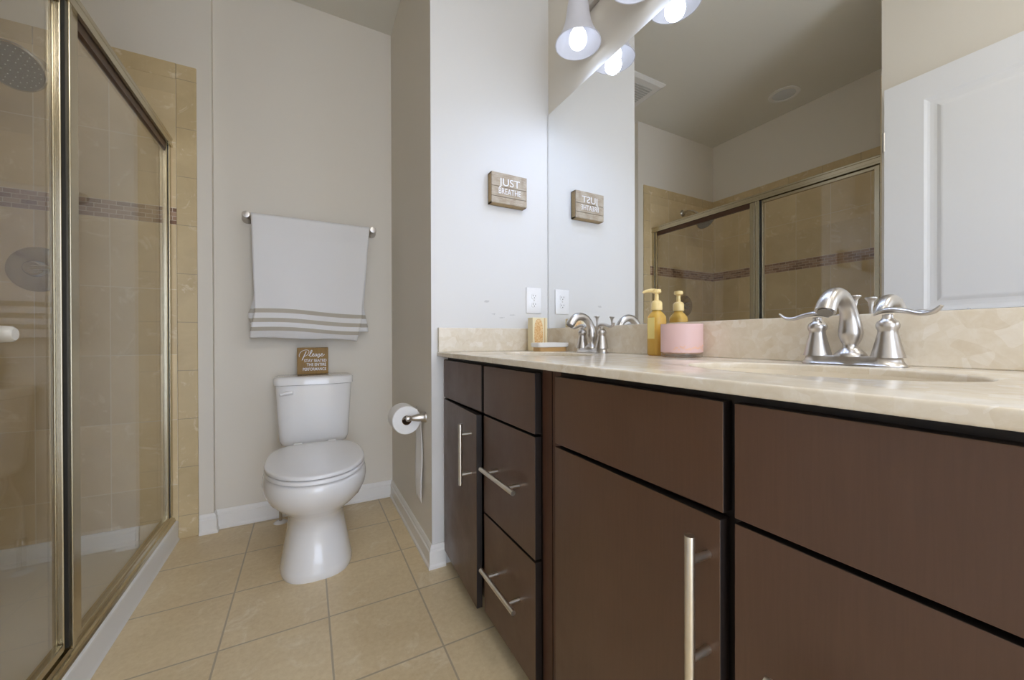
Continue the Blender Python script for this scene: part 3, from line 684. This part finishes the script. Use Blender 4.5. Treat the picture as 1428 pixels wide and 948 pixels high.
# ------------------------------------------------------------------ towel bar and towel
def towel():
    zb, yb = 1.5585, 2.300
    r = thing('towel_bar', 'brassy nickel towel bar fixed to the far wall above the toilet', 'towel rail', (.034, YT, zb))
    bm = B(); cyl(bm, (-.262, yb, zb), (.332, yb, zb), .0074); obj('bar', bm, M['nickel'], r, True)
    for x in (-.264, .333):
        bm = B(); lathe(bm, [(0, 0), (.027, 0), (.027, .004), (.022, .010), (.015, .022), (.0125, .045), (.0135, .058), (.017, .066), (.0185, .077), (.016, .088), (0, .090)], (x, YT, zb), (0, -1, 0)); obj('post', bm, M['nickel'], r, True)
    # towel: front and back sheets over the bar, hem gathered into a soft roll at the bottom
    nx, nz = 61, 0
    cols = []
    L = []   # (drop below bar, side: -1 front, +1 back)
    def front_edge(u):      # lowest z at a fraction u across
        return .955 - .022 * u + .010 * math.sin(u * 2.6)
    bm = B(); rows = []
    ks = [i / 46 for i in range(47)]
    for k in ks:           # front sheet, top to bottom
        row = []
        for i in range(nx):
            u = i / (nx - 1); zl = front_edge(u)
            z = zb + .0105 - k * (zb + .0105 - zl)
            h = z - zl
            xa = -.2425 + .014 * min(1, (zb - z) / .45) - .022 * max(0, 1 - h / .12)
            xb_ = .3130 - .040 * min(1, (zb - z) / .45) - .028 * max(0, 1 - h / .13)
            x = xa + (xb_ - xa) * u
            y = yb - .0105 - .010 * min(1., (zb - z) / .1) - .004 * math.sin(u * 7 + 1) * min(1, (zb - z) / .3) - .003 * math.sin(u * 13 + z * 9) * min(1, (zb - z) / .4)
            y -= .020 * math.exp(-((h - .06) / .045) ** 2)          # puffed hem
            y += .012 * max(0, 1 - h / .02)
            z += .004 * math.sin(u * 9 + .5) * max(0, 1 - h / .15)
            row.append(bm.verts.new((x, y, z)))
        rows.append(row)
    for k in range(1, 9):    # under-curl up behind
        row = []
        for i in range(nx):
            u = i / (nx - 1); t = k / 8 * PI * .9; zl = front_edge(u)
            xa, xb_ = -.2505, .245
            x = xa + (xb_ - xa) * u
            y0_ = rows[46][i].co.y
            row.append(bm.verts.new((x, y0_ + .016 * (1 - math.cos(t)) / 1.0, rows[46][i].co.z - .010 * math.sin(t) + .02 * (k / 8) ** 3)))
        rows.append(row)
    for a, b in zip(rows, rows[1:]):
        for i in range(nx - 1):
            f = bm.faces.new((a[i], a[i + 1], b[i + 1], b[i]))
            z = sum(v.co.z for v in f.verts) / 4; u = (i + .5) / (nx - 1); h = z - front_edge(u)
            f.material_index = 0
    t = obj('towel', bm, [M['towel']], cat='towel', label='white hand towel with three taupe stripes hanging from the bar', smooth=True, ang=180)
    # the stripes woven across the hem: coloured in the cloth's own material by height above the hem
    Mt = M['towel'].copy(); Mt.name = 'striped_terry'; g = G(Mt); t.data.materials[0] = Mt
    P, q = g.pos()
    uu = g.math('DIVIDE', g.math('ADD', q[0], .26), .52)
    wob = g.math('ADD', g.math('MULTIPLY', g.math('SINE', g.math('MULTIPLY', uu, 5.2)), .007), g.math('MULTIPLY', uu, -.012))
    hh = g.math('SUBTRACT', q[2], wob); s_ = None
    for zc_, hw in ((1.082, .0105), (1.034, .0105), (.990, .0095)):
        b = g.math('LESS_THAN', g.math('ABSOLUTE', g.math('SUBTRACT', hh, zc_)), hw); s_ = b if s_ is None else g.math('MAXIMUM', s_, b)
    g.L(g.mix(s_, (.85, .85, .86), (.52, .48, .41)), g.b.inputs['Base Color'])
    mo = t.modifiers.new('thick', 'SOLIDIFY'); mo.thickness = .004; mo.offset = 0
    # the layer behind
    bm = B(); rows = []
    for k in range(40):
        kk = k / 39; row = []
        for i in range(41):
            u = i / 40; zl = 1.00 - .02 * u; z = zb + .0105 - kk * (zb + .0105 - zl)
            fl = max(0, min(1, (1.20 - z) / .13))
            xa = -.2420 - .026 * fl * fl * (1 - .6 * max(0, (1.05 - z) / .05)) + .010 * min(1, (zb - z) / .3); xb_ = .3125 - .030 * min(1, (zb - z) / .45) + .024 * max(0, min(1, (1.12 - z) / .12))
            x = xa + (xb_ - xa) * u
            y = yb + .0105 - .006 * min(1., (zb - z) / .1) + .003 * math.sin(u * 8 + z * 6)
            if kk < .02: y = yb
            row.append(bm.verts.new((x, y, z)))
        rows.append(row)
    for a, b in zip(rows, rows[1:]):
        for i in range(40): bm.faces.new((a[i], a[i + 1], b[i + 1], b[i]))
    o = obj('towel_back_layer', bm, Mt, None, True, ang=180); o.parent = t; mo = o.modifiers.new('thick', 'SOLIDIFY'); mo.thickness = .004; mo.offset = 0
    # rounded fold over the bar
    bm = B(); loft(bm, [[Vector((x, yb + (.0125 + d) * math.cos(a), zb + (.0125 + d) * math.sin(a))) for d, a in [(0, PI * j / 10) for j in range(11)] + [(-.004, PI * j / 10) for j in range(10, -1, -1)]] for x in (-.2430, .3130)])
    o = obj('towel_fold', bm, M['towel'], None, True); o.parent = t
towel()

# ------------------------------------------------------------------ small sign on the tank
def seat_sign():
    x0, x1, z0, z1, y0, y1 = -.046, .101, .7545, .8960, 2.300, 2.326
    r = thing('wooden_sign', 'small stained wooden sign with white lettering on the toilet tank', 'sign', ((x0 + x1) / 2, 2.32, z0))
    obj('block', bx(x0, x1, y0, y1, z0, z1, r=.0015), M['wood_sign'], r)
    W = x1 - x0; H_ = z1 - z0; yy = y0 - .0006
    def line(s, size, zb, sx=.8, right=.94, width=None):
        bm = text_bm(s, size, sx=1, bold=.012)
        xs = [v.co.x for v in bm.verts]; a, b = min(xs), max(xs); k = width * W / (b - a)
        for v in bm.verts: v.co.x = (v.co.x - b) * k
        place(bm, (x0 + W * right, yy, z0 + H_ * zb), (1, 0, 0), (0, 0, 1)); obj('lettering', bm, M['white_paint'], r)
    line('STAY SEATED', .0215, .46, width=.72); line('THE ENTIRE', .0215, .31, width=.63, right=.93); line('PERFORMANCE', .0215, .14, width=.75, right=.93)
    # handwritten word
    bm = B()
    def stroke(pts, rad=.0016): tube(bm, [(x0 + W * a, yy, z0 + H_ * b) for a, b in pts], rad, 6, .4, up=(0, 1, 0), k=5)
    stroke([(.07, .66), (.07, .74), (.13, .85), (.25, .91), (.35, .90), (.375, .83), (.31, .72), (.22, .67)], .0012)
    stroke([(.29, .86), (.24, .74), (.19, .62), (.155, .53)], .0022)
    stroke([(.36, .70), (.42, .76), (.475, .87), (.455, .90), (.425, .84), (.40, .73), (.41, .665), (.45, .67), (.49, .72)])
    stroke([(.49, .71), (.535, .74), (.525, .775), (.495, .755), (.485, .70), (.51, .665), (.56, .70)])
    stroke([(.625, .755), (.585, .755), (.56, .70), (.575, .67), (.61, .70), (.635, .755), (.625, .69), (.64, .67), (.67, .71)])
    stroke([(.67, .71), (.70, .765), (.71, .73), (.72, .68), (.69, .63), (.655, .63), (.70, .665), (.76, .71)])
    stroke([(.77, .71), (.81, .74), (.80, .775), (.77, .755), (.76, .70), (.79, .665), (.84, .70), (.88, .74)])
    obj('script_lettering', bm, M['white_paint'], r, True)
seat_sign()

# ------------------------------------------------------------------ plank sign on the side wall
def plank_sign():
    x0, x1, z0, z1, y0, y1 = .708, .884, 1.533, 1.668, YE - .040, YE - .0005
    r = thing('plank_sign', 'grey-brown weathered plank box sign with white letters on the side wall', 'sign', ((x0 + x1) / 2, YE, z0))
    zs = [z0, z0 + .030, z0 + .0735, z1]
    bm = B(); box(bm, x0, x0 + .006, y0 + .006, y1, z0, z1); box(bm, x1 - .006, x1, y0 + .006, y1, z0, z1); box(bm, x0, x1, y0 + .006, y1, z0, z0 + .006); box(bm, x0, x1, y0 + .006, y1, z1 - .006, z1); box(bm, x0, x1, y1 - .004, y1, z0, z1)
    obj('box_sides', bm, M['sidewood'], r)
    for a, b in zip(zs, zs[1:]): obj('plank', bx(x0, x1, y0, y0 + .0065, a + .0009, b - .0009, r=.001), M['planks'], r)
    for s, size, zb, xa, xb_ in (('JUST', .046, z0 + .0800, .20, .79), ('BREATHE', .036, z0 + .0430, .19, .82)):
        bm = text_bm(s, size, bold=.0); xs = [v.co.x for v in bm.verts]; a, b = min(xs), max(xs); W = x1 - x0; k = (xb_ - xa) * W / (b - a)
        for v in bm.verts: v.co.x = (v.co.x - a) * k
        place(bm, (x0 + W * xa, y0 - .0005, zb), (1, 0, 0), (0, 0, 1)); obj('lettering', bm, M['white_paint'], r)
plank_sign()

# ------------------------------------------------------------------ outlet
def outlet():
    cx, cz = .9415, 1.119; w_, h = .041, .0605; y = YE - .0003
    r = thing('wall_outlet', 'white duplex wall outlet beside the mirror above the side splash', 'outlet', (cx, YE, cz))
    obj('cover_plate', bx(cx - w_, cx + w_, y - .006, y, cz - h, cz + h, r=.003), M['plastic'], r, True)
    for s in (-1, 1):
        bm = B(); zc_ = cz + s * .0195
        rings = []
        for d, k in ((-.005, 1.), (-.0075, 1.), (-.0082, .95)):
            rings.append([Vector((cx + (max(-.0145, min(.0145, .0172 * math.cos(2 * PI * i / 32)))) * k, y + d, zc_ + .0143 * math.sin(2 * PI * i / 32) * k)) for i in range(32)])
        loft(bm, rings); rc = obj('receptacle', bm, M['plastic'], r, True)
        bm = B(); box(bm, cx - .0075, cx - .0055, y - .0085, y - .0075, zc_ - .001, zc_ + .007); box(bm, cx + .0055, cx + .0075, y - .0085, y - .0075, zc_ - .001, zc_ + .006); lathe(bm, [(0, 0), (.0024, 0), (.0024, .001), (0, .001)], (cx, y - .0085, zc_ - .007), (0, 1, 0), 12)
        obj('slots', bm, M['black'], rc)
    bm = B(); lathe(bm, [(.003, 0), (.003, .001), (0, .0014)], (cx, y - .006, cz), (0, -1, 0), 12); obj('screw', bm, M['nickel'], r)
outlet()

# ------------------------------------------------------------------ toilet paper
def paper():
    xw = XP; yc, zc_ = 1.715, .603; xr = .376
    r = thing('paper_holder', 'two-post brushed nickel tissue holder on the partition wall', 'toilet paper holder', (xw, yc, zc_))
    for y in (1.640, 1.790):
        bm = B(); lathe(bm, [(0, 0), (.0235, 0), (.0240, .004), (.0215, .008), (.0185, .014), (.0165, .030), (.0115, .056), (.0095, .060), (.0118, .066), (.0128, .074), (.0105, .083), (0, .087)], (xw, y, zc_), (-1, 0, 0), 28); obj('post', bm, M['nickel'], r, True)
    bm = B(); cyl(bm, (xr, 1.645, zc_), (xr, 1.785, zc_), .0075, 16); obj('roller', bm, M['nickel'], r, True)
    t = thing('toilet_paper_roll', 'white toilet paper roll with a loose tail hanging down the partition wall', 'toilet paper', (xr, yc, zc_))
    zr = zc_ - .0115; bm = B(); R_, h = .0605, .051
    lathe(bm, [(.0205, -h), (R_ - .003, -h), (R_, -h + .003), (R_, h - .003), (R_ - .003, h), (.0205, h)], (xr, yc, zr), (0, 1, 0), 56, closed=True); obj('roll', bm, M['paper'], t, True)
    bm = B(); lathe(bm, [(.0190, -h - .0003), (.0204, -h - .0003), (.0204, h + .0003), (.0190, h + .0003)], (xr, yc, zr), (0, 1, 0), 32, closed=True); obj('core', bm, M['cardboard'], t, True)
    bm = B(); rows = []
    for k in range(25):
        kk = k / 24; z = zr + .01 - kk * .375
        row = [(xr + R_ + .0006 + .004 * math.sin(kk * 5 + (j / 6) * 1.2) * min(1, kk * 3) + .003 * kk, yc - .050 + .100 * j / 6 + (.004 * math.sin(kk * 9) - .012 * kk) * (1 if j < 1 else .3), z) for j in range(7)]
        rows.append([bm.verts.new(p) for p in row])
    for a, b in zip(rows, rows[1:]):
        for j in range(6): bm.faces.new((a[j], a[j + 1], b[j + 1], b[j]))
    o = obj('loose_tail', bm, M['paper'], t, True, ang=180); mo = o.modifiers.new('thick', 'SOLIDIFY'); mo.thickness = .0008; mo.offset = 0
paper()

# ------------------------------------------------------------------ things on the counter
def counter_things():
    z = ZCt + .0004
    # soap bottle
    cx, cy = .972, .853
    r = thing('soap_bottle', 'amber pump soap bottle standing beside the pink candle', 'soap dispenser', (cx, cy, z))
    def rr_(zz, a, b, e=3.5): return [Vector((cx + (abs(math.cos(t)) ** (2 / e)) * (1 if math.cos(t) > 0 else -1) * a, cy + (abs(math.sin(t)) ** (2 / e)) * (1 if math.sin(t) > 0 else -1) * b, zz)) for t in [2 * PI * i / 40 for i in range(40)]]
    bm = B(); loft(bm, [rr_(z, .021, .021), rr_(z + .004, .0245, .0245), rr_(z + .112, .0245, .0245), rr_(z + .122, .0235, .0235), rr_(z + .132, .0185, .0185, 2.6), rr_(z + .138, .0135, .0135, 2.2), rr_(z + .146, .0125, .0125, 2)]); obj('bottle', bm, M['amber'], r, True, ang=50)
    # label on the two faces looking into the room
    rot = math.radians(0)
    obj('label', bx(cx - .0252, cx - .0246, cy - .0130, cy + .0130, z + .052, z + .118, r=0), M['amber_label'], r)
    bm = B(); lathe(bm, [(0, 0), (.0165, 0), (.0170, .003), (.0170, .022), (.0150, .026), (.0105, .030), (0, .030)], (cx, cy, z + .142)); lathe(bm, [(0, 0), (.0165, 0), (.0165, .0), (.0, .0)][:2], (cx, cy, z + .142)); obj('collar', bm, M['cream_plastic'], r, True)
    bm = B(); lathe(bm, [(0, 0), (.007, 0), (.006, .022), (.013, .026), (.014, .030), (.013, .036), (0, .037)], (cx, cy, z + .171)); tube(bm, [(cx, cy, z + .203), (cx - .012, cy + .010, z + .204), (cx - .026, cy + .022, z + .202), (cx - .031, cy + .027, z + .197)], [.006, .006, .0045, .0035], 12); obj('pump', bm, M['cream_plastic'], r, True)
    # candle
    cx, cy = .950, .745; R_ = .0555
    r = thing('candle_jar', 'pink-labelled glass candle jar in front of the backsplash', 'candle', (cx, cy, z))
    bm = B(); lathe(bm, [(0, 0), (R_ - .002, 0), (R_, .002), (R_, .094), (R_ - .001, .0955), (R_ - .003, .0955), (R_ - .0035, .094), (R_ - .0035, .010), (0, .008)], (cx, cy, z), n=56); obj('jar', bm, M['jar'], r, True)
    bm = B(); lathe(bm, [(0, .0085), (R_ - .004, .0105), (R_ - .004, .072), (0, .072)], (cx, cy, z), n=56); obj('wax', bm, M['wax'], r, True)
    bm = B(); lathe(bm, [(R_ + .0002, .014), (R_ + .0006, .014), (R_ + .0006, .0935), (R_ + .0002, .0935)], (cx, cy, z), n=56, closed=True); lb = obj('wrap_label', bm, M['pink'], r, True)
    bm = B(); random.seed(7)
    for k in range(26):
        a = math.radians(200 + k * 3.9 + random.uniform(-1, 1)); h = z + .019 + random.uniform(0, .012); w_ = random.uniform(.0015, .004)
        p = Vector((cx + math.cos(a) * (R_ + .0009), cy + math.sin(a) * (R_ + .0009), h)); t_ = Vector((-math.sin(a), math.cos(a), 0)); tube(bm, [p - t_ * w_, p + Vector((0, 0, .003)), p + t_ * w_], [.0004, .0011, .0004], 6, .3, up=(math.cos(a), math.sin(a), 0), k=3)
    obj('label_pattern', bm, M['peach_ink'], lb)
    for k in range(3):
        a = 2 * PI * k / 3; bm = B(); cyl(bm, (cx + .02 * math.cos(a), cy + .02 * math.sin(a), z + .071), (cx + .02 * math.cos(a), cy + .02 * math.sin(a), z + .080), .0012, 8); obj('wick', bm, M['black'], r)
    # upright boxed soap
    x0, x1, y0, y1 = .880, .958, 1.455, 1.497
    r = thing('soap_box', 'small upright cream box with a tan agate-patterned face behind the soap dish', 'box', ((x0 + x1) / 2, y0, z))
    obj('carton', bx(x0, x1, y0, y1, z, z + .147, r=.0015), M['cream_card'], r)
    bm = B(); R2 = []
    for d in (0, -.0008): R2.append([Vector((x0 + .031 + (abs(math.cos(t)) ** .8) * (1 if math.cos(t) > 0 else -1) * .0225, y0 - .0002 + d, z + .077 + (abs(math.sin(t)) ** .8) * (1 if math.sin(t) > 0 else -1) * .064)) for t in [2 * PI * i / 40 for i in range(40)]])
    loft(bm, R2); obj('patterned_panel', bm, M['swirl'], r)
    obj('carton_band', bx(x0 + .0605, x0 + .066, y0 - .0006, y0 + .001, z + .001, z + .146), mat('tan_band', (.66, .46, .22), .5), r)
    # soap dish
    cx, cy = .915, 1.372
    r = thing('soap_dish', 'white oblong soap dish with a wooden base beside the far basin', 'soap dish', (cx, cy, z))
    def el(zz, a, b, e=5.): return [Vector((cx + (abs(math.cos(t)) ** (2 / e)) * (1 if math.cos(t) > 0 else -1) * a, cy + (abs(math.sin(t)) ** (2 / e)) * (1 if math.sin(t) > 0 else -1) * b, zz)) for t in [2 * PI * i / 48 for i in range(48)]]
    bm = B(); loft(bm, [el(z, .070, .036), el(z + .017, .070, .036)]); obj('wooden_base', bm, M['bamboo'], r, True)
    bm = B(); R3 = [el(z + .0172, .074, .040), el(z + .020, .077, .043), el(z + .036, .078, .044), el(z + .0365, .075, .041), el(z + .026, .072, .038), el(z + .025, .060, .030)]; loft(bm, R3); obj('tray', bm, M['tray_white'], r, True)
counter_things()

# ------------------------------------------------------------------ ceiling fittings seen in the mirror, then an added fill dome
def ceiling_bits():
    cx, cy = -.075, 2.065; h = .155; z = ZC - .0005
    r = thing('exhaust_fan', 'square white ceiling exhaust fan grille in front of the toilet wall', 'vent', (cx, cy, ZC))
    bm = B(); loft(bm, [[Vector((cx + sx * k, cy + sy * k, zz)) for sx, sy in ((-1, -1), (1, -1), (1, 1), (-1, 1))] for k, zz in ((h, z), (h, z - .008), (h - .02, z - .020), (h - .06, z - .022))]); obj('grille_frame', bm, M['vent_grey'], r)
    bm = B()
    for i in range(9): box(bm, cx - .088, cx + .088, cy - .086 + i * .0215 - .006, cy - .086 + i * .0215 + .006, z - .026, z - .0225)
    obj('louvre', bm, mat('louvre_grey', (.5, .5, .48), .6), r)
    cx, cy = -1.10, 1.575
    r = thing('recessed_light', 'round unlit recessed light in the ceiling over the shower', 'ceiling light', (cx, cy, ZC))
    bm = B(); lathe(bm, [(.072, 0), (.100, 0), (.099, .006), (.085, .010), (.074, .006)], (cx, cy, z), (0, 0, -1), 48, closed=True); obj('trim_ring', bm, M['vent_grey'], r, True)
    bm = B(); lathe(bm, [(.073, .004), (.05, .009), (0, .011)], (cx, cy, z), (0, 0, -1), 48); obj('lens', bm, M['lens_off'], r, True)
ceiling_bits()
def dome():  # unseen lamp added to brighten the room beyond the vanity bulbs
    cx, cy = .35, -.55; z = ZC - .0005
    r = thing('added_fill_dome', 'added fill light, a round frosted ceiling dome unseen behind the viewer', 'ceiling light', (cx, cy, ZC))
    bm = B(); lathe(bm, [(0, 0), (.19, 0), (.19, .022), (.175, .026), (0, .026)], (cx, cy, z), (0, 0, -1), 48); obj('pan', bm, M['nickel'], r, True)
    bm = B(); lathe(bm, [(.170, .0265), (.165, .045), (.14, .070), (.09, .088), (.04, .095), (0, .096)], (cx, cy, z), (0, 0, -1), 48); obj('dome', bm, emis('fill_dome_glow', WARM, DOME_FILL), r, True)
dome()
